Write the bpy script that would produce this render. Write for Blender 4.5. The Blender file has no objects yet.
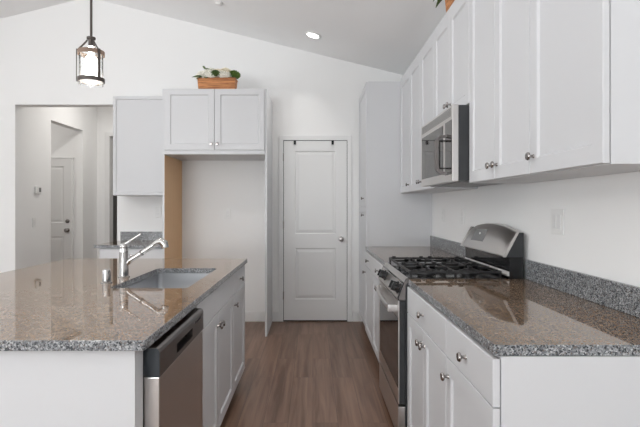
import bpy, bmesh, math, random
from mathutils import Vector, Matrix
random.seed(7)
PI = math.pi
S = bpy.context.scene
C = S.collection

# ------------------------------------------------------------------ camera
CAMZ = 1.304
cd = bpy.data.cameras.new('camera'); cam = bpy.data.objects.new('camera', cd); C.objects.link(cam)
cam.location = (0, 0, CAMZ); cam.rotation_euler = (PI/2, 0, 0)
cd.sensor_width = 36; cd.lens = 27.0; cd.shift_x = 7/640; cd.shift_y = -7.2/640
cd.clip_start = 0.05
S.camera = cam

# ------------------------------------------------------------------ world, exposure
w = bpy.data.worlds.new('sky'); S.world = w; w.use_nodes = True
w.node_tree.nodes['Background'].inputs[0].default_value = (0.86, 0.93, 1, 1)
w.node_tree.nodes['Background'].inputs[1].default_value = 1.5
S.view_settings.view_transform = 'Standard'; S.view_settings.look = 'None'
S.view_settings.gamma = 1; S.view_settings.use_curve_mapping = False
S.view_settings.exposure = 0.2

# ------------------------------------------------------------------ daylight at the windows
def area(name, loc, rot, sx, sy, power, col=(1, 1, 1)):
    l = bpy.data.lights.new(name, 'AREA'); l.shape = 'RECTANGLE'; l.size = sx; l.size_y = sy
    l.energy = power; l.color = col
    o = bpy.data.objects.new(name, l); C.objects.link(o); o.location = loc; o.rotation_euler = rot
    return o
DAY = (0.97, 0.985, 1.0)
REAR = [(-4.7, 1.9), (-2.5, 1.9), (-0.3, 1.6)]            # x centre, width of rear windows
LEFTW = [(-2.6, 1.8), (-0.2, 1.8), (2.4, 1.8)]            # y centre, width of left windows
P_REAR, P_LEFT = 86, 50
for (x, wd), k in zip(REAR, (1.6, 1.2, 0.08)):
    area('daylight', (x, -7.30, 1.25), (PI/2+0.7, 0, 0), wd, 2.1, P_REAR*k, DAY).data.spread = math.radians(140)      # tilted up to throw more of the window light at the ceiling
for y, wd in LEFTW:
    area('daylight', (-6.05, y, 1.45), (PI/2+0.75, 0, -PI/2), wd, 1.7, P_LEFT, DAY).data.spread = math.radians(100)  # aimed up so that light bounced off the ceiling fills the kitchen

# ------------------------------------------------------------------ materials
def mat(name, col, rough=0.5, metal=0.0, ior=1.45, emit=None, es=1.0, coat=0.0, spec=None):
    m = bpy.data.materials.new(name); m.use_nodes = True
    b = m.node_tree.nodes['Principled BSDF']
    b.inputs['Base Color'].default_value = (*col, 1); b.inputs['Roughness'].default_value = rough
    b.inputs['Metallic'].default_value = metal; b.inputs['IOR'].default_value = ior
    b.inputs['Coat Weight'].default_value = coat
    if spec is not None: b.inputs['Specular IOR Level'].default_value = spec
    if emit:
        b.inputs['Emission Color'].default_value = (*emit, 1); b.inputs['Emission Strength'].default_value = es
    return m
def nodes(m): return m.node_tree.nodes, m.node_tree.links, m.node_tree.nodes['Principled BSDF']
def bump(m, scale, strength, dist=0.002, detail=3, stretch=(1, 1, 1)):
    N, L, b = nodes(m)
    tc = N.new('ShaderNodeTexCoord'); mp = N.new('ShaderNodeMapping'); mp.inputs['Scale'].default_value = stretch
    n = N.new('ShaderNodeTexNoise'); n.inputs['Scale'].default_value = scale; n.inputs['Detail'].default_value = detail
    bp = N.new('ShaderNodeBump'); bp.inputs['Strength'].default_value = strength; bp.inputs['Distance'].default_value = dist
    L.new(tc.outputs['Object'], mp.inputs[0]); L.new(mp.outputs[0], n.inputs[0])
    L.new(n.outputs[0], bp.inputs['Height']); L.new(bp.outputs[0], b.inputs['Normal'])
    return n
M = {}
M['wall'] = mat('wall_paint', (0.89, 0.89, 0.885), 0.75); bump(M['wall'], 90, 0.12, 0.001)
M['ceil'] = mat('ceiling_paint', (0.93, 0.93, 0.93), 0.85); bump(M['ceil'], 70, 0.15, 0.001)
M['trim'] = mat('trim_paint', (0.80, 0.80, 0.795), 0.4)
M['cab'] = mat('cabinet_paint', (0.635, 0.64, 0.655), 0.38); bump(M['cab'], 40, 0.03, 0.0005)
M['maple'] = mat('maple_veneer', (0.56, 0.32, 0.14), 0.45)
M['steel'] = mat('brushed_steel', (0.62, 0.60, 0.585), 0.28, 1.0); bump(M['steel'], 60, 0.05, 0.0004, 2, (1, 1, 30))
M['dsteel'] = mat('dark_steel', (0.20, 0.185, 0.18), 0.34, 1.0)
M['sink'] = mat('sink_steel', (0.55, 0.56, 0.58), 0.3, 1.0)
M['chrome'] = mat('polished_chrome', (0.50, 0.49, 0.48), 0.10, 1.0)
M['nickel'] = mat('satin_nickel', (0.33, 0.31, 0.30), 0.25, 1.0)
M['black'] = mat('black_enamel', (0.012, 0.012, 0.013), 0.12)
M['iron'] = mat('cast_iron', (0.02, 0.02, 0.021), 0.42); bump(M['iron'], 200, 0.2, 0.0006)
M['side'] = mat('grey_enamel', (0.035, 0.037, 0.04), 0.3)
M['bside'] = mat('bluegrey_plastic', (0.03, 0.037, 0.045), 0.35)
M['glassb'] = mat('black_glass', (0.016, 0.012, 0.011), 0.04, 0, 1.5)
M['plastic'] = mat('white_plastic', (0.84, 0.84, 0.83), 0.35)
M['greyplastic'] = mat('grey_plastic', (0.22, 0.22, 0.22), 0.4)
M['bronze'] = mat('aged_bronze', (0.085, 0.072, 0.065), 0.4, 0.6)
M['wring'] = mat('weathered_wood_ring', (0.22, 0.15, 0.11), 0.6)
M['glow'] = mat('bulb_glow', (1, 1, 1), 0.5, emit=(1, 0.97, 0.92), es=7)
M['lens'] = mat('downlight_lens', (1, 1, 1), 0.5, emit=(1, 0.98, 0.95), es=6)
M['dark'] = mat('dark_gap', (0.01, 0.01, 0.01), 0.7)
M['greywall'] = mat('grey_far_room', (0.24, 0.24, 0.235), 0.8)  # even grey for the room behind the far doorway
M['soil'] = mat('brown_moss', (0.10, 0.06, 0.03), 0.9)
M['petal'] = mat('cream_petal', (0.93, 0.91, 0.82), 0.6)
M['peach'] = mat('peach_petal', (0.93, 0.85, 0.68), 0.6)
M['leaf'] = mat('green_leaf', (0.07, 0.13, 0.03), 0.5)
M['moss'] = mat('bright_green_cluster', (0.09, 0.16, 0.02), 0.6)
def thin_glass(name, tint, ior, haze=0):
    m = bpy.data.materials.new(name); m.use_nodes = True; N = m.node_tree.nodes; L = m.node_tree.links
    N.remove(N['Principled BSDF']); out = N['Material Output']
    t = N.new('ShaderNodeBsdfTransparent'); t.inputs[0].default_value = (*tint, 1)
    g = N.new('ShaderNodeBsdfGlossy'); g.inputs['Roughness'].default_value = 0.02
    f = N.new('ShaderNodeFresnel'); f.inputs[0].default_value = ior; mx = N.new('ShaderNodeMixShader')
    L.new(f.outputs[0], mx.inputs[0]); L.new(t.outputs[0], mx.inputs[1]); L.new(g.outputs[0], mx.inputs[2]); L.new(mx.outputs[0], out.inputs[0])
    if haze:
        tr = N.new('ShaderNodeBsdfTranslucent'); tr.inputs[0].default_value = (1, 1, 1, 1); m2 = N.new('ShaderNodeMixShader'); m2.inputs[0].default_value = haze
        L.new(mx.outputs[0], m2.inputs[1]); L.new(tr.outputs[0], m2.inputs[2]); L.new(m2.outputs[0], out.inputs[0])
    return m
M['glass'] = thin_glass('clear_glass', (0.98, 0.99, 0.99), 1.12, 0.02); M['pane'] = thin_glass('window_glass', (0.97, 0.98, 0.98), 1.4)

def wood_box_mat():
    m = mat('terracotta_stained_wood', (0.5, 0.2, 0.07), 0.6); N, L, b = nodes(m)
    tc = N.new('ShaderNodeTexCoord'); mp = N.new('ShaderNodeMapping'); mp.inputs['Scale'].default_value = (4, 4, 40)
    n = N.new('ShaderNodeTexNoise'); n.inputs['Scale'].default_value = 2; n.inputs['Detail'].default_value = 4
    r = N.new('ShaderNodeValToRGB'); r.color_ramp.elements[0].color = (0.30, 0.105, 0.035, 1); r.color_ramp.elements[1].color = (0.62, 0.27, 0.10, 1)
    r.color_ramp.elements[0].position = 0.35; r.color_ramp.elements[1].position = 0.65
    L.new(tc.outputs['Object'], mp.inputs[0]); L.new(mp.outputs[0], n.inputs[0]); L.new(n.outputs[0], r.inputs[0]); L.new(r.outputs[0], b.inputs['Base Color'])
    return m
M['boxwood'] = wood_box_mat()
def maple_grain():
    m = M['maple']; N, L, b = nodes(m)
    tc = N.new('ShaderNodeTexCoord'); mp = N.new('ShaderNodeMapping'); mp.inputs['Scale'].default_value = (12, 12, 1.2)
    n = N.new('ShaderNodeTexNoise'); n.inputs['Scale'].default_value = 3; n.inputs['Detail'].default_value = 5
    r = N.new('ShaderNodeValToRGB'); r.color_ramp.elements[0].color = (0.78, 0.47, 0.23, 1); r.color_ramp.elements[1].color = (0.88, 0.57, 0.31, 1)
    L.new(tc.outputs['Object'], mp.inputs[0]); L.new(mp.outputs[0], n.inputs[0]); L.new(n.outputs[0], r.inputs[0]); L.new(r.outputs[0], b.inputs['Base Color'])
maple_grain()

def granite(name, pal, rough, ior):
    m = mat(name, (0.3, 0.25, 0.2), rough, ior=ior); N, L, b = nodes(m)
    tc = N.new('ShaderNodeTexCoord')
    v = N.new('ShaderNodeTexVoronoi'); v.inputs['Scale'].default_value = 230
    wn = N.new('ShaderNodeTexNoise'); wn.inputs['Scale'].default_value = 60
    add = N.new('ShaderNodeMixRGB'); add.blend_type = 'ADD'; add.inputs[0].default_value = 0.006
    L.new(tc.outputs['Object'], add.inputs[1]); L.new(wn.outputs['Color'], add.inputs[2]); L.new(add.outputs[0], v.inputs[0])
    L.new(tc.outputs['Object'], wn.inputs[0])
    sep = N.new('ShaderNodeSeparateColor'); L.new(v.outputs['Color'], sep.inputs[0])
    n = N.new('ShaderNodeTexNoise'); n.inputs['Scale'].default_value = 38; n.inputs['Detail'].default_value = 3; L.new(tc.outputs['Object'], n.inputs[0])
    ma = N.new('ShaderNodeMath'); ma.operation = 'MULTIPLY_ADD'; ma.inputs[1].default_value = 0.6; ma.inputs[2].default_value = -0.3
    L.new(n.outputs[0], ma.inputs[0])
    a2 = N.new('ShaderNodeMath'); a2.operation = 'ADD'; L.new(sep.outputs[0], a2.inputs[0]); L.new(ma.outputs[0], a2.inputs[1])
    r = N.new('ShaderNodeValToRGB'); r.color_ramp.interpolation = 'CONSTANT'
    els = r.color_ramp.elements
    els[0].position = 0; els[0].color = (*pal[0][1], 1); els[1].position = pal[1][0]; els[1].color = (*pal[1][1], 1)
    for p, c in pal[2:]:
        e = els.new(p); e.color = (*c, 1)
    L.new(a2.outputs[0], r.inputs[0]); L.new(r.outputs[0], b.inputs['Base Color'])
    return m
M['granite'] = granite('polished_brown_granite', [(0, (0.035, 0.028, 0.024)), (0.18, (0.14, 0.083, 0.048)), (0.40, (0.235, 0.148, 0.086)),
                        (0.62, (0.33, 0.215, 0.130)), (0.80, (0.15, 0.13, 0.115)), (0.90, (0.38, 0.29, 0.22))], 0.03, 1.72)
M['granite_edge'] = granite('cool_lit_granite', [(0, (0.045, 0.05, 0.056)), (0.2, (0.15, 0.158, 0.17)), (0.45, (0.24, 0.25, 0.262)),
                        (0.68, (0.33, 0.34, 0.35)), (0.82, (0.15, 0.13, 0.12)), (0.90, (0.48, 0.49, 0.50))], 0.2, 1.5)  # same stone as the top, cool daylight put into its colour

def floor_mat():
    m = mat('dark_wood_planks', (0.1, 0.06, 0.04), 0.33); N, L, b = nodes(m)
    tc = N.new('ShaderNodeTexCoord')
    mp = N.new('ShaderNodeMapping'); mp.inputs['Rotation'].default_value = (0, 0, PI/2)
    br = N.new('ShaderNodeTexBrick'); br.inputs['Scale'].default_value = 1.0
    br.inputs['Brick Width'].default_value = 1.22; br.inputs['Row Height'].default_value = 0.15
    br.inputs['Mortar Size'].default_value = 0.0009; br.inputs['Mortar Smooth'].default_value = 0.3
    br.inputs['Color1'].default_value = (0.0, 0.0, 0.0, 1); br.inputs['Color2'].default_value = (1, 1, 1, 1); br.inputs['Mortar'].default_value = (0.3, 0.3, 0.3, 1)
    br.offset = 0.37
    L.new(tc.outputs['Object'], mp.inputs[0]); L.new(mp.outputs[0], br.inputs[0])
    m2 = N.new('ShaderNodeMapping'); m2.inputs['Scale'].default_value = (16, 0.9, 1); L.new(tc.outputs['Object'], m2.inputs[0])
    ad = N.new('ShaderNodeMixRGB'); ad.blend_type = 'ADD'; ad.inputs[0].default_value = 1; L.new(m2.outputs[0], ad.inputs[1])
    sc = N.new('ShaderNodeMixRGB'); sc.blend_type = 'MULTIPLY'; sc.inputs[0].default_value = 1; sc.inputs[2].default_value = (7, 7, 7, 1)
    L.new(br.outputs['Color'], sc.inputs[1]); L.new(sc.outputs[0], ad.inputs[2])
    n = N.new('ShaderNodeTexNoise'); n.inputs['Scale'].default_value = 1.6; n.inputs['Detail'].default_value = 7; n.inputs['Distortion'].default_value = 0.6
    L.new(ad.outputs[0], n.inputs[0])
    r = N.new('ShaderNodeValToRGB'); e = r.color_ramp.elements
    e[0].position = 0.30; e[0].color = (0.118, 0.060, 0.037, 1); e[1].position = 0.70; e[1].color = (0.25, 0.150, 0.102, 1)
    L.new(n.outputs[0], r.inputs[0])
    hs = N.new('ShaderNodeMixRGB'); hs.blend_type = 'MULTIPLY'; hs.inputs[0].default_value = 1
    r2 = N.new('ShaderNodeValToRGB'); r2.color_ramp.elements[0].color = (0.86, 0.86, 0.86, 1); r2.color_ramp.elements[1].color = (1.12, 1.12, 1.12, 1)
    L.new(br.outputs['Color'], r2.inputs[0]); L.new(r.outputs[0], hs.inputs[1]); L.new(r2.outputs[0], hs.inputs[2])
    mo = N.new('ShaderNodeMixRGB'); mo.inputs[2].default_value = (0.03, 0.018, 0.014, 1)
    L.new(br.outputs['Fac'], mo.inputs[0]); L.new(hs.outputs[0], mo.inputs[1]); L.new(mo.outputs[0], b.inputs['Base Color'])
    bp = N.new('ShaderNodeBump'); bp.inputs['Strength'].default_value = 0.15; bp.inputs['Distance'].default_value = 0.001
    L.new(n.outputs[0], bp.inputs['Height']); L.new(bp.outputs[0], b.inputs['Normal'])
    return m
M['floor'] = floor_mat()

# ------------------------------------------------------------------ mesh helpers
class MB:
    def __init__(s): s.bm = bmesh.new(); s.mi = 0; s.mats = []
    def use(s, key):
        if key not in s.mats: s.mats.append(key)
        s.mi = s.mats.index(key); return s
    def face(s, vs):
        try:
            f = s.bm.faces.new(vs); f.material_index = s.mi; return f
        except ValueError: return None
    def hexa(s, P):
        v = [s.bm.verts.new(p) for p in P]
        for q in ((0, 3, 2, 1), (4, 5, 6, 7), (0, 1, 5, 4), (1, 2, 6, 5), (2, 3, 7, 6), (3, 0, 4, 7)): s.face([v[i] for i in q])
        return v
    def box(s, x0, x1, y0, y1, z0, z1, bev=0.0):
        v = s.hexa([(x0, y0, z0), (x1, y0, z0), (x1, y1, z0), (x0, y1, z0), (x0, y0, z1), (x1, y0, z1), (x1, y1, z1), (x0, y1, z1)])
        if bev > 0:
            ed = set(e for q in v for e in q.link_edges)
            r = bmesh.ops.bevel(s.bm, geom=list(ed), offset=bev, segments=2, affect='EDGES', profile=0.7)
            for f in r['faces']: f.material_index = s.mi
        return s
    def prism(s, prof, x0, x1):                       # prof in (y, z), extruded along x
        a = [s.bm.verts.new((x0, y, z)) for y, z in prof]; b = [s.bm.verts.new((x1, y, z)) for y, z in prof]
        n = len(prof)
        s.face(a); s.face(b[::-1])
        for i in range(n): s.face([a[i], b[i], b[(i+1) % n], a[(i+1) % n]])
        return s
    def lathe(s, prof, c=(0, 0, 0), axis='z', seg=20, M4=None):   # prof: (r, h)
        rings = []
        for r, h in prof:
            ring = []
            for k in range(seg):
                a = 2*PI*k/seg; p = Vector((r*math.cos(a), r*math.sin(a), h))
                if axis == 'y': p = Vector((p.x, -p.z, p.y))       # h goes toward -y
                if M4: p = M4 @ p
                ring.append(s.bm.verts.new(p + Vector(c)))
            rings.append(ring)
        for i in range(len(rings)-1):
            for k in range(seg):
                s.face([rings[i][k], rings[i][(k+1) % seg], rings[i+1][(k+1) % seg], rings[i+1][k]])
        s.face(rings[0][::-1]); s.face(rings[-1])
        return s
    def tube(s, pts, rad, seg=10):
        pts = [Vector(p) for p in pts]; n = len(pts)
        rr = rad if isinstance(rad, (list, tuple)) else [rad]*n
        up = None; rings = []
        for i, p in enumerate(pts):
            d = (pts[min(i+1, n-1)] - pts[max(i-1, 0)]).normalized()
            if up is None:
                up = Vector((0, 0, 1)) if abs(d.z) < 0.9 else Vector((1, 0, 0))
            u = (up - d*up.dot(d)).normalized(); v = d.cross(u); up = u
            rings.append([s.bm.verts.new(p + rr[i]*(u*math.cos(2*PI*k/seg) + v*math.sin(2*PI*k/seg))) for k in range(seg)])
        for i in range(n-1):
            for k in range(seg):
                s.face([rings[i][k], rings[i][(k+1) % seg], rings[i+1][(k+1) % seg], rings[i+1][k]])
        s.face(rings[0][::-1]); s.face(rings[-1])
        return s
    def nest(s, x0, x1, z0, z1, steps, yback=None):   # nested rectangles (inset, y): a panelled front facing -y
        loops = []
        for ins, y in steps:
            loops.append([s.bm.verts.new(p) for p in ((x0+ins, y, z0+ins), (x1-ins, y, z0+ins), (x1-ins, y, z1-ins), (x0+ins, y, z1-ins))])
        for a, b in zip(loops, loops[1:]):
            for i in range(4): s.face([a[i], a[(i+1) % 4], b[(i+1) % 4], b[i]])
        s.face(loops[-1])
        if yback is not None:
            bk = [s.bm.verts.new(p) for p in ((x0, yback, z0), (x1, yback, z0), (x1, yback, z1), (x0, yback, z1))]
            a = loops[0]
            for i in range(4): s.face([bk[i], bk[(i+1) % 4], a[(i+1) % 4], a[i]])
            s.face(bk[::-1])
        return s
    def blob(s, c, r, sub=2, jit=0.0, sc=(1, 1, 1)):
        q = bmesh.ops.create_icosphere(s.bm, subdivisions=sub, radius=1)
        for v in q['verts']:
            k = r*(1+random.uniform(-jit, jit)); v.co = Vector((v.co.x*k*sc[0], v.co.y*k*sc[1], v.co.z*k*sc[2])) + Vector(c)
            for f in v.link_faces: f.material_index = s.mi
        return s
    def build(s, name, parent=None, m=None, smooth=False, loc=None):
        if m is not None and not s.mats: s.mats = [m]
        bmesh.ops.recalc_face_normals(s.bm, faces=s.bm.faces)
        me = bpy.data.meshes.new(name); s.bm.to_mesh(me); s.bm.free()
        for k in s.mats: me.materials.append(M[k])
        if smooth:
            for p in me.polygons: p.use_smooth = True
            try: me.set_sharp_from_angle(angle=math.radians(38))
            except Exception: pass
        o = bpy.data.objects.new(name, me); C.objects.link(o)
        if parent: o.parent = parent
        if loc: o.location = loc
        return o
def tag(o, label=None, cat=None, group=None, kind=None):
    if label: o['label'] = label
    if cat: o['category'] = cat
    if group: o['group'] = group
    if kind: o['kind'] = kind
    return o
def thing(name, label, cat, loc=(0, 0, 0), rz=0, group=None):
    o = bpy.data.objects.new(name, None); C.objects.link(o); o.location = loc; o.rotation_euler = (0, 0, rz)
    o.empty_display_size = 0.1
    return tag(o, label, cat, group)
def struct(name, mb, m, parent=None):
    o = mb.build(name, parent, m)
    if not parent: o['kind'] = 'structure'
    return o
def copy_tree(o, parent=None):
    c = o.copy(); C.objects.link(c); c.parent = parent
    for ch in [q for q in list(C.objects) if q.parent == o]: copy_tree(ch, c)
    return c

M['bounce_carpet'] = mat('beige_bounce_carpet', (0.74, 0.71, 0.67), 0.95); bump(M['bounce_carpet'], 400, 0.5, 0.004)
# ------------------------------------------------------------------ room shell
XR = 1.158; YB = 5.44; XL = -6.27; YR = -7.5; RX, RZ, SL = -2.554, 3.674, 0.2475
YB2 = 5.587; OX0, OX1, OZ = -3.375, -2.22, 2.457
HX = -3.5; YF = 7.78
def cz(x): return RZ - SL*abs(x-RX)
struct('floor', MB().box(-6.4, 1.3, -7.7, 9.2, -0.1, 0), 'floor')
struct('floor_bounce_carpet', MB().box(XL, XR, YR, -2.2, 0.0005, 0.012), 'bounce_carpet')  # unseen carpet added to bounce daylight up to the ceiling
mb = MB()
v = [mb.bm.verts.new(p) for p in ((XL-0.1, YR-0.1, cz(XL-0.1)), (RX, YR-0.1, RZ), (XR+0.1, YR-0.1, cz(XR+0.1)), (XR+0.1, YR-0.1, 4), (XL-0.1, YR-0.1, 4))]
u = [mb.bm.verts.new((q.co.x, YB+0.1, q.co.z)) for q in v]
mb.face(v); mb.face(u[::-1])
for i in range(5): mb.face([v[i], u[i], u[(i+1) % 5], v[(i+1) % 5]])
struct('ceiling', mb, 'ceil')
struct('wall_right', MB().box(XR, XR+0.12, YR-0.1, YB+0.1, 0, 3.0), 'wall')
mb = MB()
mb.box(XL-0.1, OX0, YB, YB2, 0, 4)
mb.box(OX0, OX1, YB, YB2, OZ, 4)
mb.box(OX1, XR+0.1, YB, YB2, 0, 4)
struct('wall_back', mb, 'wall')
# wall behind the camera and left wall with windows
def holed_wall(name, horiz, fixed, th, a0, a1, z1, wins, zb, zt):
    mb = MB()
    def bx(a, b, c, d):
        if horiz: mb.box(a, b, fixed, fixed+th, c, d)
        else: mb.box(fixed, fixed+th, a, b, c, d)
    cur = a0
    for c, wd in sorted(wins):
        bx(cur, c-wd/2, 0, z1); 
        if zb > 0: bx(c-wd/2, c+wd/2, 0, zb)
        bx(c-wd/2, c+wd/2, zt, z1); cur = c+wd/2
    bx(cur, a1, 0, z1)
    return struct(name, mb, 'wall')
holed_wall('wall_rear', True, YR-0.12, 0.12, XL-0.1, XR+0.1, 4, REAR, 0.15, 2.35)
holed_wall('wall_left', False, XL-0.12, 0.12, YR, YB, 2.85, LEFTW, 0.6, 2.3)
n = 1
for horiz, wins, zb, zt in ((True, REAR, 0.15, 2.35), (False, LEFTW, 0.6, 2.3)):
    for c, wd in wins:
        mb = MB()
        def bx(a, b, z0, z1, d=0.05, mm=mb):
            if horiz: mm.box(a, b, YR-0.08, YR-0.08+d, z0, z1)
            else: mm.box(XL-0.08, XL-0.08+d, a, b, z0, z1)
        a, b = c-wd/2, c+wd/2
        bx(a, a+0.05, zb, zt); bx(b-0.05, b, zb, zt); bx(a+0.05, b-0.05, zb, zb+0.05); bx(a+0.05, b-0.05, zt-0.05, zt); bx(c-0.025, c+0.025, zb+0.05, zt-0.05)
        fr = struct('window_%d' % n, mb, 'trim'); n += 1
        g = MB()
        if horiz: g.box(a+0.05, b-0.05, YR-0.058, YR-0.052, zb+0.05, zt-0.05)
        else: g.box(XL-0.058, XL-0.052, a+0.05, b-0.05, zb+0.05, zt-0.05)
        g.build('pane', fr, 'pane')
# hall beyond the opening
mb = MB()
mb.box(HX-0.12, HX, YB2, 6.41, 0, 3.1); mb.box(HX-0.12, HX, 6.41, 7.30, OZ, 3.1); mb.box(HX-0.12, HX, 7.30, YF, 0, 3.1)
struct('wall_hall_left', mb, 'wall')
mb = MB(); mb.box(-3.62, -3.29, YF, YF+0.12, 0, 3.1); mb.box(-3.29, -2.45, YF, YF+0.12, 2.44, 3.1); mb.box(-2.45, -1.9, YF, YF+0.12, 0, 3.1)
struct('wall_hall_end', mb, 'wall')
struct('wall_hall_right', MB().box(-2.02, -1.9, YB2, YF, 0, 3.1), 'wall')
struct('ceiling_hall', MB().box(-6.4, -1.9, YB2, YF+0.12, 3.1, 3.2), 'ceil')
struct('wall_foyer', MB().box(-6.3, -3.62, 7.30, 7.42, 0, 3.1), 'wall')
struct('wall_foyer_left', MB().box(-6.3, -6.2, YB2, 7.30, 0, 3.1), 'wall')
mb = MB(); mb.box(-3.6, -1.9, 9.0, 9.1, 0, 3.1); mb.box(-3.62, -3.5, YF+0.12, 9.0, 0, 3.1); mb.box(-2.02, -1.9, YF+0.12, 9.0, 0, 3.1); mb.box(-3.62, -1.9, YF+0.12, 9.1, 2.75, 2.85)
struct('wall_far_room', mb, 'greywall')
# casing of the far doorway
mb = MB(); mb.box(-3.37, -3.292, YF-0.018, YF-0.001, 0, 2.442); mb.box(-2.448, -2.37, YF-0.018, YF-0.001, 0, 2.442); mb.box(-3.37, -2.37, YF-0.018, YF-0.001, 2.442, 2.5)
struct('trim_1', mb, 'trim')
# baseboards
def base(name, x0, x1, y0, y1, flat='y'):
    mb = MB(); mb.box(x0, x1, y0, y1, 0.001, 0.10)
    if flat == 'y': mb.box(x0, x1, y0+0.005, y1, 0.10, 0.112)
    else: mb.box(x0, x1, y0, y1, 0.10, 0.108)
    struct(name, mb, 'trim')
base('baseboard_alcove', -1.483, -0.482, YB-0.014, YB-0.001)
base('baseboard_pantry', -0.458, -0.387, YB-0.014, YB-0.001)
base('baseboard_back_left', XL+0.001, OX0, YB-0.014, YB-0.001)
base('baseboard_pantry_right', 0.447, 0.512, YB-0.014, YB-0.001)
base('baseboard_hall', HX+0.001, HX+0.014, YB2+0.002, 6.40, 'x')

# panelled doors
def panel_door(name, w, h, panels, th=0.035):
    mb = MB(); st = panels[0][0]
    y0 = 0.0
    mb.box(0, st, y0, th, 0, h); mb.box(w-st, w, y0, th, 0, h)
    zs = [0] + [z for p in panels for z in (p[1], p[2])] + [h]
    for i in range(0, len(zs), 2): mb.box(st, w-st, y0, th, zs[i], zs[i+1])
    for _, a, b in panels:
        mb.nest(st, w-st, a, b, [(0, 0), (0.010, 0.009), (0.016, 0.009), (0.045, 0.002)])
        mb.box(st, w-st, 0.02, th, a, b)
    return mb
DX0, DX1, DZ = -0.330, 0.383, 2.047
d1 = panel_door('door_1', DX1-DX0, DZ-0.018, [(0.125, 0.235, 0.815), (0.125, 0.975, 1.915)]).build('door_1', None, 'trim', loc=(DX0, YB-0.012, 0.016))
d1['kind'] = 'structure'
k = MB().lathe([(0.001, 0), (0.030, 0), (0.031, 0.008), (0.013, 0.014), (0.011, 0.030), (0.024, 0.040), (0.028, 0.052), (0.024, 0.064), (0.001, 0.068)], (0.648, 0, 0.918), 'y', 24)
k.build('door_knob', d1, 'nickel', True)
MB().box(0.712, 0.722, -0.003, 0.006, 0.885, 0.95).build('strike_plate', d1, 'nickel')
for z in (0.235, 1.03, 1.80):
    MB().lathe([(0.006, 0), (0.006, 0.09)], (-0.004, -0.004, z)).build('hinge', d1, 'nickel', True)
mb = MB()
mb.box(DX0-0.056, DX0-0.006, YB-0.017, YB-0.001, 0.001, DZ+0.055, 0.002)
mb.box(DX1+0.006, DX1+0.056, YB-0.017, YB-0.001, 0.001, DZ+0.055, 0.002)
mb.box(DX0-0.006, DX1+0.006, YB-0.017, YB-0.001, DZ+0.005, DZ+0.055, 0.002)
struct('trim_2', mb, 'trim')
struct('door_gap_shade', MB().box(DX0-0.006, DX1+0.006, YB-0.0018, YB-0.0003, 0.001, DZ+0.005), 'dark')  # dark sheet behind the pantry door, shade of the gap as colour
for x, side in ((-0.205, 'left'), (0.222, 'right')):
    t = MB(); t.box(x-0.013, x+0.013, YB-0.0165, YB-0.0135, DZ-0.045, DZ+0.001); t.box(x-0.012, x+0.012, YB-0.036, YB-0.0135, DZ-0.047, DZ-0.041); t.box(x-0.012, x+0.012, YB-0.040, YB-0.034, DZ-0.047, DZ-0.020)
    tag(t.build('over_door_hook', None, 'black'), 'small black hook over the pantry door top, the %s one' % side, 'hook', 'hooks over the pantry door')
# entrance door in the foyer
d2 = panel_door('door_2', 0.91, 2.01, [(0.125, 0.22, 0.83), (0.125, 1.04, 1.89)]).build('door_2', None, 'trim', loc=(-4.555, 7.26, 0.016))
d2['kind'] = 'structure'
kp = [(0.001, 0), (0.032, 0), (0.032, 0.010), (0.013, 0.014), (0.012, 0.034), (0.027, 0.045), (0.030, 0.056), (0.022, 0.068), (0.001, 0.070)]
MB().lathe(kp, (0.845, 0, 0.925), 'y', 20).build('door_knob', d2, 'nickel', True)
MB().lathe([(0.001, 0), (0.030, 0), (0.030, 0.012), (0.022, 0.018), (0.001, 0.018)], (0.845, 0, 1.065), 'y', 20).build('deadbolt', d2, 'nickel', True)
mb = MB(); mb.box(-4.65, -4.56, 7.28, 7.299, 0, 2.09); mb.box(-4.56, -3.625, 7.28, 7.299, 2.035, 2.05)
struct('trim_4', mb, 'trim')

# ------------------------------------------------------------------ cabinets
KNOB = [(0.001, 0), (0.008, 0), (0.0065, 0.004), (0.005, 0.012), (0.007, 0.016), (0.0145, 0.019), (0.0160, 0.023), (0.0135, 0.028), (0.001, 0.0295)]
def knob(parent, x, y, z):
    MB().lathe(KNOB, (x, y, z), 'y', 18).build('knob', parent, 'nickel', True)
DT = 0.020
def door(parent, x0, x1, z0, z1, kx=None, kz=None, fr=0.057):
    o = MB().nest(x0, x1, z0, z1, [(0, 0.002), (0.002, 0), (fr, 0), (fr+0.004, 0.004), (fr+0.008, 0.0085)], DT).build('door', parent, 'cab')
    if kx is not None: knob(o, kx, 0, kz)
    return o
def drawer(parent, x0, x1, z0, z1, knobs=True, name='drawer'):
    o = MB().nest(x0, x1, z0, z1, [(0, 0.002), (0.002, 0)], DT).build(name, parent, 'cab')
    if knobs: knob(o, (x0+x1)/2, 0, (z0+z1)/2)
    return o
Gp = 0.002
def body(parent, w, d, z0, z1, toe=True, hollow=False, under='cab'):
    mb = MB().use('cab'); y0 = DT+0.003
    if toe:
        zt = 0.10
        if hollow:
            t = 0.018
            mb.box(0, t, y0, d, zt, z1); mb.box(w-t, w, y0, d, zt, z1); mb.box(t, w-t, d-t, d, zt, z1); mb.box(t, w-t, y0, d-t, zt, zt+t)
        else: mb.box(0, w, y0, d, zt, z1)
        mb.box(0, w, y0+0.055, d, 0.001, zt)
    else:
        mb.box(0, w, y0, d, z0+0.004, z1)
        mb.use(under).box(0, w, y0, d, z0, z0+0.0039)
    return mb.build('body', parent)
ZC, SLAB = 0.914, 0.031
ZD0, ZS, ZD1 = 0.105, 0.737, 0.874
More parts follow.
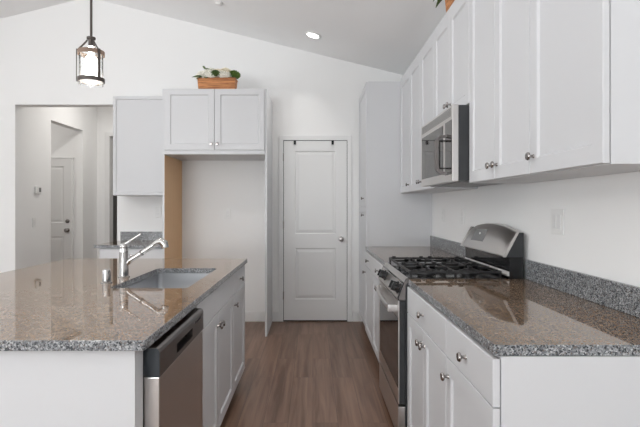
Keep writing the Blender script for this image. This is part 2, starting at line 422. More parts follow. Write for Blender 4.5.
def base_cab(label, loc, rz, w, d, doors, knobside, dr=True, hollow=False, false_front=False, group='base cabinets'):
    t = thing('base_cabinet', label, 'cabinet', loc, rz, group)
    body(t, w, d, 0, ZC-SLAB-0.001, hollow=hollow)
    if dr:
        if false_front: drawer(t, Gp, w-Gp, ZS+0.002, ZD1, False, 'false_front')
        else: drawer(t, Gp, w-Gp, ZS+0.002, ZD1)
    zt = ZS-0.002 if dr else ZD1
    if doors == 1:
        kx = 0.035 if knobside < 0 else w-0.035
        door(t, Gp, w-Gp, ZD0, zt, kx, zt-0.065)
    else:
        door(t, Gp, w/2-Gp, ZD0, zt, w/2-0.032, zt-0.065); door(t, w/2+Gp, w-Gp, ZD0, zt, w/2+0.032, zt-0.065)
    return t
XF = 0.505      # door faces of the right base run
# right run: (a, b) are the near and far distances; local x runs toward the camera
R = -PI/2
BD = XR-0.002-XF
base_cab('white base cabinet at the near end of the right counter, one drawer over one door', (XF, 1.822, 0), R, 0.475, BD, 1, -1)
base_cab('white base cabinet beside the range on its near side, drawer over two doors', (XF, 2.572, 0), R, 0.748, BD, 2, 0)
base_cab('white base cabinet just past the range, drawer over two doors', (XF, 4.08, 0), R, 0.742, BD, 2, 0)
base_cab('white base cabinet against the tall pantry cabinet, drawer over one door', (XF, 4.664, 0), R, 0.582, BD, 1, -1)
# island run faces +x; local x runs away from the camera
XI = -0.505; L_ = PI/2
base_cab('white island sink cabinet with plain false front over two doors', (XI, 2.093, 0), L_, 0.956, 0.60, 2, 0, hollow=True, false_front=True, group='island cabinets')
base_cab('white island cabinet at the far end, drawer over one door', (XI, 3.051, 0), L_, 0.514, 0.60, 1, -1, group='island cabinets')
t = thing('end_panel', 'white panel closing the near end of the island', 'panel', (-0.527, 1.42, 0))
mb = MB(); mb.box(-1.15, 0, 0, 0.018, 0.001, ZC-SLAB-0.001); mb.box(-0.02, 0, 0.0185, 0.068, 0.001, ZC-SLAB-0.001); mb.build('panel', t, 'cab')
tag(MB().box(-1.675, -1.655, 1.439, 3.565, 0.001, ZC-SLAB-0.001).build('back_panel', None, 'cab'), 'white panel along the seating side of the island', 'panel')
tag(MB().box(-1.654, -1.107, 3.546, 3.564, 0.001, ZC-SLAB-0.001).build('end_panel', None, 'cab'), 'white panel closing the far end of the island behind the seating side', 'panel')

# tall pantry cabinet
t = thing('pantry_cabinet', 'tall white pantry cabinet between the right counter and the pantry wall', 'cabinet', (0.517, YB-0.002, 0), R)
TW = YB-0.002-4.667
mb = MB(); mb.box(0, TW, DT+0.001, XR-0.002-0.517, 0.10, 2.518); mb.box(0, TW, 0.075, XR-0.002-0.517, 0.001, 0.10); mb.build('body', t, 'cab')
door(t, Gp+0.03, TW-Gp, ZD0, 1.298, TW/2+0.15, 1.215); door(t, Gp+0.03, TW-Gp, 1.302, 2.512, TW/2+0.15, 1.385)

# upper cabinets on the right wall
XU = 0.846; UD = XR-0.002-XU; UZ0, UZ1, UT = 1.428, 2.500, 2.54
def upper(label, b, a, z0, doors, knobside, kz=None, loc_x=XU, rz=R, z1=UZ1, top=UT, d=UD, y=None, group='upper cabinets', under='cab', trimtop=True):
    w = b-a
    t = thing('upper_cabinet', label, 'cabinet', (loc_x, b, 0) if rz == R else (a, y, 0), rz, group)
    body(t, w, d, z0, top, toe=False, under=under)
    kz = kz or z0+0.068
    if doors == 1:
        door(t, Gp, w-Gp, z0+0.003, z1, (0.035 if knobside < 0 else w-0.035) if knobside else None, kz)
    else:
        door(t, Gp, w/2-Gp, z0+0.003, z1, w/2-0.032, kz); door(t, w/2+Gp, w-Gp, z0+0.003, z1, w/2+0.032, kz)
    if trimtop: MB().box(0, w, 0.004, DT, z1+0.003, top, 0.002).build('top_trim', t, 'cab')
    return t
upper('white upper cabinet nearest the camera, single wide door', 1.875, 1.400, UZ0, 1, -1)
upper('white upper cabinet beside the microwave on its near side, two doors', 2.602, 1.877, UZ0, 2, 0)
upper('short white upper cabinet above the microwave, two doors', 3.362, 2.604, 1.862, 2, 0)
upper('white upper cabinet just past the microwave, two doors', 4.20, 3.364, UZ0, 2, 0)
upper('white upper cabinet against the tall pantry cabinet, single narrow door', 4.664, 4.202, UZ0, 1, 1)

# refrigerator alcove
t = tag(MB().use('cab').box(-1.505, -1.4855, 4.80, YB-0.002, 0.001, 2.478).use('maple').box(-1.4854, -1.484, 4.801, YB-0.002, 0.001, 1.818).build('side_panel'), 'tall left side panel of the refrigerator alcove with bare maple inner face', 'panel')
t = tag(MB().box(-0.480, -0.460, 4.80, YB-0.002, 0.001, 2.478).build('side_panel', None, 'cab'), 'tall white right side panel of the refrigerator alcove', 'panel')
t = thing('upper_cabinet', 'white two-door cabinet bridging the empty refrigerator alcove', 'cabinet', (-1.483, 4.78, 0), 0)
w = 1.002
body(t, w, 0.655, 1.822, 2.478, toe=False)
door(t, 0.002, w/2-0.002, 1.865, 2.474, w/2-0.03, 1.925); door(t, w/2+0.002, w-0.002, 1.865, 2.474, w/2+0.03, 1.925)
MB().box(0.002, w-0.002, 0.004, DT, 1.824, 1.862).build('bottom_rail', t, 'cab')
t = thing('upper_cabinet', 'white upper cabinet left of the refrigerator alcove over the small counter', 'cabinet', (-2.128, 5.10, 0), 0)
body(t, 0.62, 0.337, 1.419, 2.478, toe=False)
door(t, 0.002, 0.618, 1.421, 2.474, None, None, 0.03)
t = thing('base_cabinet', 'white base cabinet under the small counter left of the alcove', 'cabinet', (-2.16, 4.85, 0), 0)
body(t, 0.652, 0.588, 0, ZC-SLAB-0.001)
drawer(t, 0.002, 0.650, ZS+0.002, ZD1); door(t, 0.002, 0.324, ZD0, ZS-0.002, 0.29, 0.67); door(t, 0.328, 0.650, ZD0, ZS-0.002, 0.36, 0.67)

# ------------------------------------------------------------------ countertops
def slab(name, label, x0, x1, y0, y1, hole=None, r=0.03, rc=0.008):
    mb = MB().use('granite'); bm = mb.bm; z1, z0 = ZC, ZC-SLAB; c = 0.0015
    def ring(ins, z):
        n = 5; P = []
        X0, X1, Y0, Y1 = x0+ins, x1-ins, y0+ins, y1-ins; q = max(rc-ins, 0.001)
        for cx, cy, a0 in ((X1-q, Y1-q, 0), (X0+q, Y1-q, PI/2), (X0+q, Y0+q, PI), (X1-q, Y0+q, 1.5*PI)):
            for k in range(n): a = a0+PI/2*k/(n-1); P.append((cx+q*math.cos(a), cy+q*math.sin(a), z))
        return [bm.verts.new(p) for p in P]
    def join(a, b):
        for i in range(len(a)): mb.face([a[i], a[(i+1) % len(a)], b[(i+1) % len(b)], b[i]])
    t = ring(c, z1); t2 = ring(0, z1-c); b2 = ring(0, z0+c); bt = ring(c, z0)
    if hole:
        hx0, hx1, hy0, hy1 = hole; n = 5
        def hr(z, g=0):
            P = []
            for cx, cy, a0 in ((hx1-r, hy1-r, 0), (hx0+r, hy1-r, PI/2), (hx0+r, hy0+r, PI), (hx1-r, hy0+r, 1.5*PI)):
                for k in range(n): a = a0+PI/2*k/(n-1); P.append((cx+(r-g)*math.cos(a), cy+(r-g)*math.sin(a), z))
            return [bm.verts.new(p) for p in P]
        h1, h0 = hr(z1), hr(z0)
        join(t, h1); join(bt, h0)
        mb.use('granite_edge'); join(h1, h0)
    else:
        mb.face(t); mb.face(bt[::-1])
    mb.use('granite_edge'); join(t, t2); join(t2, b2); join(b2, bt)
    o = mb.build(name)
    return tag(o, label, 'countertop')
SK = (-0.975, -0.600, 2.285, 3.02)
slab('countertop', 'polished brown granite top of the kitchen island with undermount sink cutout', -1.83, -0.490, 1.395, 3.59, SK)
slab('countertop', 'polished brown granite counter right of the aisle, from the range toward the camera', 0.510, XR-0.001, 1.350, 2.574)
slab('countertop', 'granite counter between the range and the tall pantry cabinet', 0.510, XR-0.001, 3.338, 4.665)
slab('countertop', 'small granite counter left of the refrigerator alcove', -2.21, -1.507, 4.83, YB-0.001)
def splash(label, x0, x1, y0, y1):
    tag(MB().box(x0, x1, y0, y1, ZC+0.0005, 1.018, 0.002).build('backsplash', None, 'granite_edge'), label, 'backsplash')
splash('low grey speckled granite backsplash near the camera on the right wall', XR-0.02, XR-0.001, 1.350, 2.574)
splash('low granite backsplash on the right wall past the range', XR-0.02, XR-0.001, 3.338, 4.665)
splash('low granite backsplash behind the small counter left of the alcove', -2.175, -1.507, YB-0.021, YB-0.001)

# ------------------------------------------------------------------ sink, faucet, soap dispenser
t = thing('sink', 'stainless undermount sink basin in the island counter', 'sink', ((SK[0]+SK[1])/2, (SK[2]+SK[3])/2, 0.68))
mb = MB(); bm = mb.bm; n = 6
def rr(hw, hl, r, z):
    P = []
    for sx, sy, a0 in ((1, 1, 0), (-1, 1, PI/2), (-1, -1, PI), (1, -1, 1.5*PI)):
        for k in range(n): a = a0+PI/2*k/(n-1); P.append(bm.verts.new((sx*(hw-r)+r*math.cos(a), sy*(hl-r)+r*math.sin(a), z)))
    return P
hw, hl = (SK[1]-SK[0])/2, (SK[3]-SK[2])/2; zt = ZC-SLAB-0.001-0.68
lp = [rr(hw+0.011, hl+0.011, 0.04, zt), rr(hw-0.002, hl-0.002, 0.03, zt), rr(hw-0.004, hl-0.004, 0.03, 0.03), rr(hw-0.012, hl-0.012, 0.03, 0.012), rr(hw-0.035, hl-0.035, 0.03, 0.005), rr(0.05, 0.05, 0.045, 0.0)]
for a, b in zip(lp, lp[1:]):
    for i in range(len(a)): mb.face([a[i], a[(i+1) % len(a)], b[(i+1) % len(b)], b[i]])
mb.face(lp[-1]); bas = mb.build('basin', t, 'sink', True)
MB().lathe([(0.001, 0.002), (0.045, 0.002), (0.047, 0.005), (0.03, 0.006), (0.028, 0.003), (0.001, 0.003)], (0, 0, 0)).build('drain', t, 'chrome', True)

t = thing('faucet', 'chrome single-lever pull-out faucet beside the island sink', 'faucet', (-1.044, 2.65, ZC+0.0005))
MB().lathe([(0.001, 0), (0.031, 0), (0.031, 0.004), (0.026, 0.008), (0.0245, 0.06), (0.023, 0.135), (0.0235, 0.15), (0.0215, 0.158), (0.0225, 0.162), (0.0225, 0.178), (0.018, 0.184), (0.001, 0.186)], (0, 0, 0), seg=28).build('body', t, 'chrome', True)
sp = MB().tube([(0.012, 0, 0.068), (0.035, 0, 0.092), (0.075, 0, 0.117), (0.12, 0, 0.146), (0.17, 0, 0.178)], [0.014, 0.014, 0.0135, 0.0135, 0.0145], 16).build('spout', t, 'chrome', True)
MB().tube([(0.165, 0, 0.176), (0.185, 0, 0.190), (0.205, 0, 0.196), (0.222, 0, 0.185), (0.228, 0, 0.160)], [0.015, 0.018, 0.021, 0.022, 0.020], 18).build('spray_head', sp, 'chrome', True)
MB().lathe([(0.0165, -0.004), (0.0165, 0.004)], (0.098, 0, 0.132), M4=Matrix.Rotation(math.radians(57), 4, 'Y')).build('collar', sp, 'dsteel', True)
MB().tube([(0, 0, 0.178), (0.018, 0, 0.188), (0.055, 0, 0.212), (0.094, 0, 0.237)], [0.012, 0.008, 0.006, 0.0055], 12).build('lever', t, 'chrome', True)
t = thing('air_gap_cap', 'short chrome air-gap cap in front of the faucet on the island', 'air gap cap', (-1.05, 2.44, ZC+0.0005))
MB().lathe([(0.001, 0), (0.028, 0), (0.028, 0.005), (0.021, 0.008), (0.0205, 0.05), (0.019, 0.066), (0.010, 0.071), (0.001, 0.071)], seg=24).build('cap', t, 'chrome', True)

# ------------------------------------------------------------------ dishwasher
t = thing('dishwasher', 'stainless dishwasher with dark control strip built into the island', 'dishwasher', (XI, 1.493, 0), L_)
W = 0.597
MB().box(0.004, W-0.004, 0.024, 0.58, 0.10, 0.868).build('tub', t, 'dark')
MB().box(0.004, W-0.004, 0.05, 0.40, 0.001, 0.098).build('kick_plate', t, 'dark')
mb = MB().use('steel').box(0.003, W-0.003, -0.026, 0.023, 0.112, 0.770, 0.003); mb.build('door', t)
mb = MB().use('dsteel')
z0, z1, ya, yb = 0.772, 0.862, -0.028, 0.023; px0, px1, pz0, pz1 = 0.19, 0.41, 0.788, 0.822
mb.prism([(ya, z0), (ya, pz0), (yb, pz0), (yb, z0)], 0.003, W-0.003)
mb.prism([(ya, pz1), (ya, z1-0.014), (ya+0.004, z1-0.004), (ya+0.012, z1), (yb, z1), (yb, pz1)], 0.003, W-0.003)
mb.box(0.003, px0, ya, yb, pz0, pz1); mb.box(px1, W-0.003, ya, yb, pz0, pz1)
cp = mb.build('control_panel', t)
MB().box(px0, px1, 0.005, yb, pz0, pz1).build('handle_recess', cp, 'dark')
MB().use('bside').prism([(ya+0.001, z0), (ya+0.001, z1-0.014), (ya+0.005, z1-0.005), (ya+0.012, z1-0.001), (yb, z1-0.001), (yb, z0)], 0.001, 0.0029).build('end_cap', cp)
for i in range(5):
    MB().lathe([(0.001, 0), (0.006, 0), (0.005, 0.002), (0.001, 0.002)], (0.46+i*0.022, ya, 0.832), 'y', 12).build('button', cp, 'black')

# ------------------------------------------------------------------ gas range
RW = 0.757
t = thing('gas_range', 'stainless and black gas range between the right counters', 'range', (XF, 3.334, 0), R)
rng = t
mb = MB().use('side').box(0.002, RW-0.002, -0.008, 0.627, 0.03, 0.895)
mb.use('black').box(0.002, RW-0.002, 0.06, 0.60, 0.0, 0.0299)
mb.build('body', t)
od = MB().use('steel'); z0, z1 = 0.240, 0.795
od.box(0.004, RW-0.004, -0.046, -0.040, z0, z1, 0.002); od.use('side').box(0.003, RW-0.003, -0.0399, -0.010, z0, z1-0.002)
od = od.build('oven_door', t)
MB().box(0.06, RW-0.008, -0.048, -0.0462, 0.325, 0.700).build('window', od, 'glassb')
hd = MB(); hd.tube([(0.10, -0.062, 0.762), (0.2, -0.078, 0.755), (RW/2, -0.088, 0.750), (RW-0.2, -0.090, 0.750), (RW-0.045, -0.085, 0.752)], 0.014, 14)
for x, yo in ((0.085, -0.072), (RW-0.055, -0.100)): hd.box(x, x+0.035, yo, -0.0465, 0.733, 0.771, 0.004)
hd.build('handle', od, 'steel', True)
dw = MB().use('steel').box(0.004, RW-0.004, -0.046, -0.010, 0.055, 0.226, 0.003).build('storage_drawer', t)
cp = MB().use('steel').prism([(-0.046, 0.800), (-0.048, 0.812), (-0.014, 0.893), (-0.004, 0.913), (0.008, 0.917), (0.008, 0.896), (-0.009, 0.880), (-0.009, 0.800)], 0.008, RW-0.008)
cp.use('dsteel').prism([(-0.047, 0.798), (-0.050, 0.812), (-0.016, 0.894), (-0.005, 0.915), (0.008, 0.919), (0.008, 0.896), (-0.009, 0.880), (-0.009, 0.798)], RW-0.0078, RW-0.001)
cp.prism([(-0.047, 0.798), (-0.050, 0.812), (-0.016, 0.894), (-0.005, 0.915), (0.008, 0.919), (0.008, 0.896), (-0.009, 0.880), (-0.009, 0.798)], 0.001, 0.0078)
cp.use('black').box(0.009, RW-0.009, -0.0185, -0.011, 0.884, 0.893); cp.prism([(-0.049, 0.798), (-0.052, 0.812), (-0.018, 0.895), (-0.014, 0.893), (-0.045, 0.812), (-0.043, 0.798)], RW-0.007, RW)
cp = cp.build('control_panel', t)
for x in (0.15, 0.225, RW-0.135, RW-0.06):
    q = MB(); RM = Matrix.Rotation(math.radians(-12), 4, 'X') 
    def P(r, h):  return (r, h)
    q.lathe([(0.001, 0), (0.030, 0), (0.030, 0.004), (0.024, 0.008), (0.022, 0.030), (0.001, 0.032)], (0, 0, 0), 'y', 20)
    q.box(-0.004, 0.004, -0.043, -0.030, -0.022, 0.022, 0.001)
    o = q.build('burner_knob', cp, 'black', True, loc=(x, -0.032, 0.852)); o.rotation_euler = (math.radians(-23), 0, 0)
MB().use('black').box(0.003, RW-0.003, 0.009, 0.536, 0.896, 0.917, 0.004).build('cooktop', t)
for bx_, by_, br_ in ((0.20, 0.145, 0.045), (0.20, 0.392, 0.036), (RW-0.20, 0.145, 0.045), (RW-0.20, 0.392, 0.036)):
    bo = MB().lathe([(0.001, 0.917), (br_+0.012, 0.917), (br_+0.010, 0.925), (br_-0.004, 0.930), (br_-0.004, 0.936), (br_, 0.937), (br_-0.002, 0.944), (0.001, 0.946)], (bx_, by_, 0), seg=24).build('burner', t, 'iron', True)
def bar(mb, a, b, w, z0, z1):
    a = Vector(a); b = Vector(b); d = (b-a).normalized(); nrm = Vector((-d.y, d.x))*w/2
    P = [a-nrm, b-nrm, b+nrm, a+nrm]
    mb.hexa([(p.x, p.y, z0) for p in P] + [(p.x, p.y, z1) for p in P])
for gx0, gx1 in ((0.03, RW/2-0.006), (RW/2+0.006, RW-0.03)):
    g = MB(); zb, zt = 0.941, 0.953; gy0, gy1 = 0.022, 0.515; gm = (gy0+gy1)/2; w_ = 0.0095
    for (a, b) in (((gx0, gy0), (gx1, gy0)), ((gx0, gy1), (gx1, gy1)), ((gx0, gy0), (gx0, gy1)), ((gx1, gy0), (gx1, gy1)), ((gx0, gm), (gx1, gm))):
        bar(g, a, b, w_, zb, zt)
    cx = (gx0+gx1)/2
    for cy in ((gy0+gm)/2, (gy0+gm)/2+(gy1-gy0)/2):
        hyy = (gm-gy0)/2
        for dx, dy in ((1, 0), (-1, 0), (0, 1), (0, -1)):
            e = (cx+dx*(gx1-gx0)/2, cy+dy*hyy); i = (cx+dx*0.025, cy+dy*0.025)
            bar(g, e, i, w_, zb, zt+0.003); bar(g, (cx+dx*0.055, cy+dy*0.055), i, w_, zb, zt+0.009)
    for fx in (gx0, gx1):
        for fy in (gy0+0.004, gm, gy1-0.004): g.box(fx-0.006, fx+0.006, fy-0.006, fy+0.006, 0.918, zb+0.002)
        for fy in (gy0+0.03, gm-0.03, gm+0.03, gy1-0.03): g.box(fx-0.006, fx+0.006, fy-0.012, fy+0.012, zt-0.001, zt+0.008, 0.002)
    g.build('grate', t, 'iron')
# back guard
bg = MB().use('black'); bg.box(0.004, RW-0.004, 0.552, 0.627, 0.896, 1.030)
bg.use('steel').prism([(0.538, 0.928), (0.538, 0.936), (0.551, 0.952), (0.551, 0.928)], 0.006, RW-0.006)
bgo = bg.build('back_riser', t)
pn = MB().use('steel'); N_ = 18; prev = None
for i in range(N_+1):
    x = 0.014+(RW-0.028)*i/N_; u = 2*i/N_-1; zt = 1.160+0.038*(1-u*u)-0.006*u**8
    pr = [(0.520, 1.036), (0.590, zt-0.006), (0.600, zt), (0.627, zt), (0.627, 1.0305), (0.523, 1.0305)]
    row = [pn.bm.verts.new((x, y, z)) for y, z in pr]
    if prev:
        for k in range(6): pn.face([prev[k], row[k], row[(k+1) % 6], prev[(k+1) % 6]])
    else: pn.face(row)
    prev = row
pn.face(prev[::-1])
pno = pn.build('back_guard', t, None, True)
for xa, xb in ((0.001, 0.0138), (RW-0.0138, RW-0.001)):
    e = MB().use('steel').prism([(0.518, 1.036), (0.518, 1.030), (0.532, 1.030), (0.602, 1.163), (0.590, 1.163), (0.587, 1.160)], xa, xb)
    e.use('side').prism([(0.533, 1.0301), (0.603, 1.162), (0.627, 1.162), (0.627, 1.0301)], xa, xb)
    e.build('end_cap', pno)
nv = Vector((0, -(1.19-1.036), 0.072)).normalized()
def onface(x, s):   # point on the slanted face
    u = 2*(x-0.014)/(RW-0.028)-1; zt = 1.154+0.038*(1-u*u)-0.006*u**8
    return Vector((x, 0.520+0.070*s, 1.036+(zt-1.036)*s))
q = MB(); prev = None
for i in range(9):
    x = 0.15+0.22*i/8; row = []
    for sv, o_ in ((0.32, 0.0018), (0.80, 0.0018), (0.80, -0.002), (0.32, -0.002)): row.append(q.bm.verts.new(onface(x, sv) + nv*o_))
    if prev:
        for k in range(4): q.face([prev[k], row[k], row[(k+1) % 4], prev[(k+1) % 4]])
    else: q.face(row)
    prev = row
q.face(prev[::-1])
ds = q.build('display', pno, 'greyplastic')
q = MB(); pc = onface(0.27, 0.62) + nv*0.002
q.blob(tuple(pc), 0.009, 2, 0, (1, 0.5, 1)); q.build('button', ds, 'plastic', True)

# ------------------------------------------------------------------ microwave
t = thing('microwave', 'stainless over-the-range microwave with bowed handle', 'microwave', (XU, 3.360, 0), R)
MW = 0.754; z0, z1 = 1.440, 1.858; yf = -0.089; yb = -0.055
MB().box(0.002, MW-0.002, yb+0.001, UD-0.002, z0+0.004, z1-0.003).build('body', t, 'side')
MB().box(0.05, MW-0.05, yb+0.02, UD-0.05, z0-0.004, z0+0.0035).build('vent_grille', t, 'greyplastic')
mb = MB().use('steel').box(0.001, MW-0.001, yf, yb, z0, z1, 0.004)
fr = mb.build('front', t)
MB().box(0.03, MW-0.19, yf-0.002, yf+0.002, z0+0.05, z1-0.085).build('window', fr, 'glassb')
for i in range(6): MB().box(0.03, MW-0.03, yf-0.0015, yf+0.001, z1-0.018-i*0.008, z1-0.014-i*0.008).build('vent_slot', fr, 'greyplastic')
MB().box(MW-0.14, MW-0.012, yf-0.0015, yf+0.002, z0+0.04, z1-0.08).build('control_panel', fr, 'glassb')
h = MB(); xa, xb = MW-0.14, MW-0.10; za, zb = z0+0.050, z0+0.262; yo = yf-0.052
for q in range(12):
    def hp(u):
        k = 0.16
        if u < k: return (yf-0.001+(yo-yf)*math.sin(PI/2*u/k), za+0.018*(1-math.cos(PI/2*u/k)))
        if u > 1-k: u2 = (1-u)/k; return (yf-0.001+(yo-yf)*math.sin(PI/2*u2), zb-0.018*(1-math.cos(PI/2*u2)))
        v = (u-k)/(1-2*k); return (yo-0.006*math.sin(PI*v), za+0.018+(zb-za-0.036)*v)
    (ya_, z_a), (yb_, z_b) = hp(q/12), hp((q+1)/12)
    ds_ = Vector((0, yb_-ya_, z_b-z_a)).normalized(); nn = Vector((0, ds_.z, -ds_.y))*0.007
    h.hexa([(xa, ya_-nn.y, z_a-nn.z), (xb, ya_-nn.y, z_a-nn.z), (xb, ya_+nn.y, z_a+nn.z), (xa, ya_+nn.y, z_a+nn.z),
            (xa, yb_-nn.y, z_b-nn.z), (xb, yb_-nn.y, z_b-nn.z), (xb, yb_+nn.y, z_b+nn.z), (xa, yb_+nn.y, z_b+nn.z)])
hdl = h.build('handle', fr, 'dsteel')
li = MB()
for (y0_, y1_, a_, b_) in ((yo+0.008, yo+0.013, za+0.026, zb-0.026), (yo+0.008, yf-0.004, za+0.0255, za+0.032), (yo+0.008, yf-0.004, zb-0.032, zb-0.0255)):
    li.box(xa+0.001, xb-0.001, y0_, y1_, a_, b_)
li.build('handle_inner_strips', hdl, 'black')  # black strips added as the dark outline inside the handle loop

# ------------------------------------------------------------------ wall plates
def plate(name, label, w, h, loc, rz, kind='outlet', group='wall plates'):
    t = thing(name, label, kind, loc, rz, group)
    MB().box(-w/2, w/2, -0.0075, -0.0008, -h/2, h/2, 0.002).build('cover_plate', t, 'plastic')
    n = max(1, round(w/0.055)-0 if w > 0.09 else 1); n = 2 if w > 0.09 else 1
    for i in range(n):
        cx = (i-(n-1)/2)*0.046
        if kind == 'outlet':
            for dz in (-0.02, 0.02): MB().box(cx-0.0165, cx+0.0165, -0.0100, -0.0076, dz-0.014, dz+0.014, 0.001).build('socket', t, 'trim')
        else: MB().box(cx-0.0165, cx+0.0165, -0.0110, -0.0076, -0.033, 0.033, 0.001).build('rocker', t, 'trim')
    return t
plate('light_switch', 'white double wall plate above the near right counter', 0.115, 0.120, (XR, 2.265, 1.232), R, 'switch')
plate('wall_outlet', 'white wall outlet above the counter just past the range', 0.072, 0.118, (XR, 3.70, 1.225), R)
plate('wall_outlet', 'white wall outlet on the right wall close to the tall pantry cabinet', 0.072, 0.118, (XR, 4.26, 1.225), R)
plate('wall_outlet', 'white wall outlet inside the empty refrigerator alcove', 0.072, 0.118, (-0.968, YB, 1.215), 0)
plate('wall_outlet', 'white wall outlet above the small counter left of the alcove', 0.072, 0.118, (-1.755, YB, 1.235), 0)
plate('light_switch', 'white light switch below the thermostat in the hall', 0.072, 0.118, (HX, 6.02, 1.10), PI/2, 'switch')
t = thing('thermostat', 'small white thermostat with dark display on the hall wall', 'thermostat', (HX, 6.09, 1.51), PI/2)
MB().box(-0.055, 0.055, -0.024, -0.0008, -0.045, 0.045, 0.004).build('case', t, 'plastic')
MB().box(0.0, 0.045, -0.0255, -0.0241, -0.025, 0.03).build('display', t, 'greyplastic')

# ------------------------------------------------------------------ ceiling fixtures
ang = math.atan(SL)
def downlight(label, x, y, power, z=None, tilt=True, spread=105):
    a = (ang if x > RX else -ang) if tilt else 0
    zz = cz(x) if z is None else z
    t = thing('downlight', label, 'ceiling light', (x, y, zz-0.001), 0, 'recessed ceiling lights')
    t.rotation_euler = (0, a, 0)
    rq = MB(); rs = [[rq.bm.verts.new((rr_*math.cos(2*PI*k/36), rr_*math.sin(2*PI*k/36), hh)) for k in range(36)] for rr_, hh in ((0.062, -0.001), (0.090, -0.001), (0.090, -0.004), (0.072, -0.010), (0.062, -0.006))]
    for i in range(5):
        for k in range(36): rq.face([rs[i][k], rs[i][(k+1) % 36], rs[(i+1) % 5][(k+1) % 36], rs[(i+1) % 5][k]])
    rq.build('trim_ring', t, 'plastic', True)
    MB().lathe([(0.001, -0.0045), (0.0615, -0.0045), (0.0615, -0.002), (0.001, -0.002)], seg=32).build('lens', t, 'lens')
    l = bpy.data.lights.new('downlight_lamp', 'AREA'); l.shape = 'DISK'; l.size = 0.12; l.energy = power; l.spread = math.radians(spread); l.color = (1, 0.965, 0.92)
    o = bpy.data.objects.new('downlight_lamp', l); C.objects.link(o); o.parent = t; o.location = (0, 0, -0.013)
downlight('round recessed ceiling light over the aisle near the pantry wall', 0.0, 4.87, 2)
downlight('added unseen ceiling light above the middle of the aisle, outside the picture', 0.0, 2.6, 4)  # this and the kitchen downlights below are unseen, added for brightness
downlight('added unseen ceiling light behind the camera', 0.0, 0.3, 2)
downlight('added unseen ceiling light above the far end of the island, outside the picture', -0.75, 3.2, 3, spread=150)
downlight('added unseen ceiling light near the ridge in front of the alcove, outside the picture', -2.0, 3.2, 4, spread=150)
downlight('added unseen ceiling light in the hall', -2.7, 6.7, 11, 3.1, False, 180)  # unseen lamp added to brighten the hall
downlight('added unseen ceiling light in the foyer by the entrance door', -4.6, 6.4, 9, 3.1, False, 180)  # unseen lamp added to brighten the foyer
x, y = -0.905, 4.62
t = thing('smoke_detector', 'small white round detector on the sloped ceiling', 'smoke detector', (x, y, cz(x)-0.001)); t.rotation_euler = (0, ang, 0)
MB().lathe([(0.001, 0), (0.042, 0), (0.042, -0.010), (0.030, -0.014), (0.028, -0.024), (0.001, -0.026)], seg=28).build('case', t, 'plastic', True)

# pendant
px, py = -1.160, 2.51
t = thing('pendant_lamp', 'bronze and clear glass lantern pendant hanging over the island', 'pendant lamp', (px, py, 1.925))
zc = cz(px)-1.925
MB().tube([(0, 0, 0.262), (0, 0, zc-0.02)], 0.0065, 12).build('rod', t, 'bronze', True)
o = MB().lathe([(0.001, 0), (0.06, 0), (0.06, -0.012), (0.02, -0.03), (0.001, -0.03)], seg=28).build('canopy', t, 'bronze', True, loc=(0, 0, zc)); o.rotation_euler = (0, ang, 0)
MB().lathe([(0.001, 0.215), (0.014, 0.215), (0.014, 0.25), (0.022, 0.252), (0.022, 0.262), (0.001, 0.264)], seg=20).build('socket', t, 'bronze', True)
def band(r0, r1, za, zb): return MB().lathe([(r0, za), (r1, za), (r1, zb), (r0, zb), (r0, za)], seg=40)
def ring(r0, r1, za, zb, name, m):
    mb = MB(); rs = []
    for r, z in ((r0, za), (r1, za), (r1, zb), (r0, zb)):
        rs.append([mb.bm.verts.new((r*math.cos(2*PI*k/40), r*math.sin(2*PI*k/40), z)) for k in range(40)])
    for i in range(4):
        for k in range(40): mb.face([rs[i][k], rs[i][(k+1) % 40], rs[(i+1) % 4][(k+1) % 40], rs[(i+1) % 4][k]])
    return mb.build(name, t, m, True)
ring(0.0605, 0.066, 0.168, 0.190, 'top_ring', 'wring'); ring(0.0605, 0.066, 0.028, 0.048, 'bottom_ring', 'bronze')
ring(0.0555, 0.0580, 0.012, 0.186, 'glass_shade', 'glass')
for k in range(3):
    a = math.radians(-33+120*k); c_, s_ = math.cos(a), math.sin(a)
    q = MB(); q.tube([(0.018*c_, 0.018*s_, 0.245), (0.035*c_, 0.035*s_, 0.222), (0.066*c_, 0.066*s_, 0.185)], 0.0045, 8); q.build('arm', t, 'bronze', True)
    q = MB(); tx, ty = -s_, c_
    q.hexa([(0.067*c_+tx*e, 0.067*s_+ty*e, z) if i == 0 else (0.071*c_+tx*e, 0.071*s_+ty*e, z) for z in (0.026, 0.192) for i, e in ((0, -0.007), (1, -0.007), (1, 0.007), (0, 0.007))])
    q.build('strap', t, 'bronze')
MB().lathe([(0.001, 0.055), (0.028, 0.058), (0.034, 0.072), (0.034, 0.135), (0.026, 0.155), (0.013, 0.170), (0.013, 0.214), (0.001, 0.2145)], seg=24).build('bulb', t, 'glow', True)
l = bpy.data.lights.new('pendant_bulb', 'POINT'); l.energy = 2; l.color = (1, 0.93, 0.85); l.shadow_soft_size = 0.02
o = bpy.data.objects.new('pendant_bulb', l); C.objects.link(o); o.parent = t; o.location = (0, 0, 0.045)

p2 = copy_tree(t); p2.location = (px, 1.15, 1.925)  # unseen second pendant, added for more light on the ceiling
tag(t, group='island pendants'); tag(p2, 'added unseen copy of the lantern pendant over the near end of the island', group='island pendants')

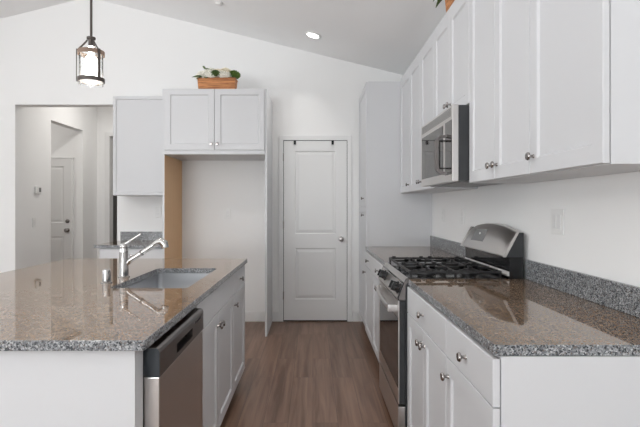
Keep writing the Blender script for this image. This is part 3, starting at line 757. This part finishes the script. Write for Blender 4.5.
# ------------------------------------------------------------------ flower boxes
def leaf(mb, base, direction, ln, wd, droop=0.3):
    d = Vector(direction).normalized(); sd = d.cross(Vector((0, 0, 1))).normalized(); prev = None; n = 6
    for i in range(n+1):
        u = i/n; c = Vector(base) + d*ln*u + Vector((0, 0, -droop*ln*u*u)); ww = wd*math.sin(PI*min(0.97, u*0.95+0.05))*0.5
        row = [mb.bm.verts.new(c - sd*ww + Vector((0, 0, ww*0.35))), mb.bm.verts.new(c), mb.bm.verts.new(c + sd*ww + Vector((0, 0, ww*0.35)))]
        if prev:
            for k in range(2): mb.face([prev[k], prev[k+1], row[k+1], row[k]])
        prev = row
def cluster(mb, c, r, count, pr, sc=(1, 1, 0.8)):
    for i in range(count):
        zz = 1-1.5*(i+0.5)/count; rr_ = math.sqrt(max(0, 1-zz*zz)); a = i*2.39996
        p = Vector((rr_*math.cos(a)*sc[0], rr_*math.sin(a)*sc[1], zz*sc[2]))*r + Vector(c)
        mb.blob(tuple(p), pr*random.uniform(0.8, 1.2), 1, 0.15, (1, 1, 0.7))
    mb.blob(c, r*0.85, 2, 0.03, sc)
t = thing('flower_box', 'orange-brown wooden flower box of cream blooms on top of the alcove cabinet', 'flower box', (-0.968, 4.872, 2.4795), 0, 'flower boxes on the cabinets')
mb = MB(); hw_, hd_, H = 0.182, 0.060, 0.112
def trap(mb, x0, x1, y0, y1, z0, z1, fl): mb.hexa([(x0, y0, z0), (x1, y0, z0), (x1, y1, z0), (x0, y1, z0), (x0-fl, y0-fl, z1), (x1+fl, y0-fl, z1), (x1+fl, y1+fl, z1), (x0-fl, y1+fl, z1)])
trap(mb, -hw_, hw_, -hd_, hd_, 0, H-0.012, 0.008)
trap(mb, -hw_-0.011, hw_+0.011, -hd_-0.011, hd_+0.011, H-0.0119, H, 0.001)
mb.build('box', t, 'boxwood')
MB().box(-hw_+0.0, hw_, -hd_, hd_, H+0.0003, H+0.008).build('moss', t, 'soil')
for c, r, cnt, key, nm in (((-0.135, -0.01, 0.135), 0.055, 60, 'petal', 'blossom'), ((-0.075, 0.01, 0.175), 0.050, 50, 'petal', 'blossom'), ((0.0, 0.015, 0.16), 0.055, 60, 'peach', 'blossom'),
                           ((0.075, 0.0, 0.165), 0.055, 60, 'peach', 'blossom'), ((0.06, -0.045, 0.135), 0.045, 45, 'petal', 'blossom'), ((-0.05, -0.045, 0.13), 0.042, 45, 'petal', 'blossom'),
                           ((0.165, -0.02, 0.145), 0.045, 60, 'moss', 'green_cluster'), ((-0.005, -0.078, 0.145), 0.034, 60, 'leaf', 'green_cluster'), ((0.12, 0.02, 0.17), 0.04, 40, 'petal', 'blossom'), ((-0.165, -0.02, 0.125), 0.038, 45, 'petal', 'blossom'), ((0.10, -0.05, 0.135), 0.034, 40, 'petal', 'blossom')):
    q = MB(); r *= 1.18; cluster(q, (c[0]*1.04, c[1], c[2]+0.004), r, cnt, r*0.22); q.build(nm, t, key, True)
for bs, dr, ln, wd, dp in (((-0.13, -0.075, 0.120), (-1, -0.25, 0.0), 0.11, 0.05, 0.12), ((-0.16, -0.045, 0.115), (-0.6, -1, 0.1), 0.06, 0.04, 0.5), ((-0.13, -0.03, 0.21), (1, -0.3, 0.05), 0.09, 0.03, 0.3),
                           ((-0.12, -0.03, 0.205), (-0.3, -0.5, 0.7), 0.05, 0.03, 0.2), ((-0.04, -0.06, 0.16), (1, -0.2, 0.2), 0.09, 0.045, 0.3), ((0.15, -0.06, 0.12), (1, -0.4, 0.1), 0.06, 0.04, 0.4),
                           ((-0.11, -0.055, 0.115), (0.3, -1, 0.1), 0.05, 0.04, 0.5)):
    q = MB(); leaf(q, bs, dr, ln, wd, dp); lo = q.build('leaf', t, 'leaf', True)
    so = lo.modifiers.new('thick', 'SOLIDIFY'); so.thickness = 0.0015
t2 = copy_tree(t); t2.location = (0.916, 2.90, 2.5415); t2.rotation_euler = (0, 0, R)
tag(t2, 'wooden flower box with green leaves on the upper cabinets above the microwave', 'flower box', 'flower boxes on the cabinets')
q = MB(); leaf(q, (-0.12, -0.06, 0.125), (-0.35, -1, 0.15), 0.10, 0.06, 0.75); leaf(q, (-0.165, -0.05, 0.12), (-0.8, -0.9, 0.1), 0.09, 0.055, 0.8)
lo = q.build('leaf', t2, 'leaf', True); so = lo.modifiers.new('thick', 'SOLIDIFY'); so.thickness = 0.0015
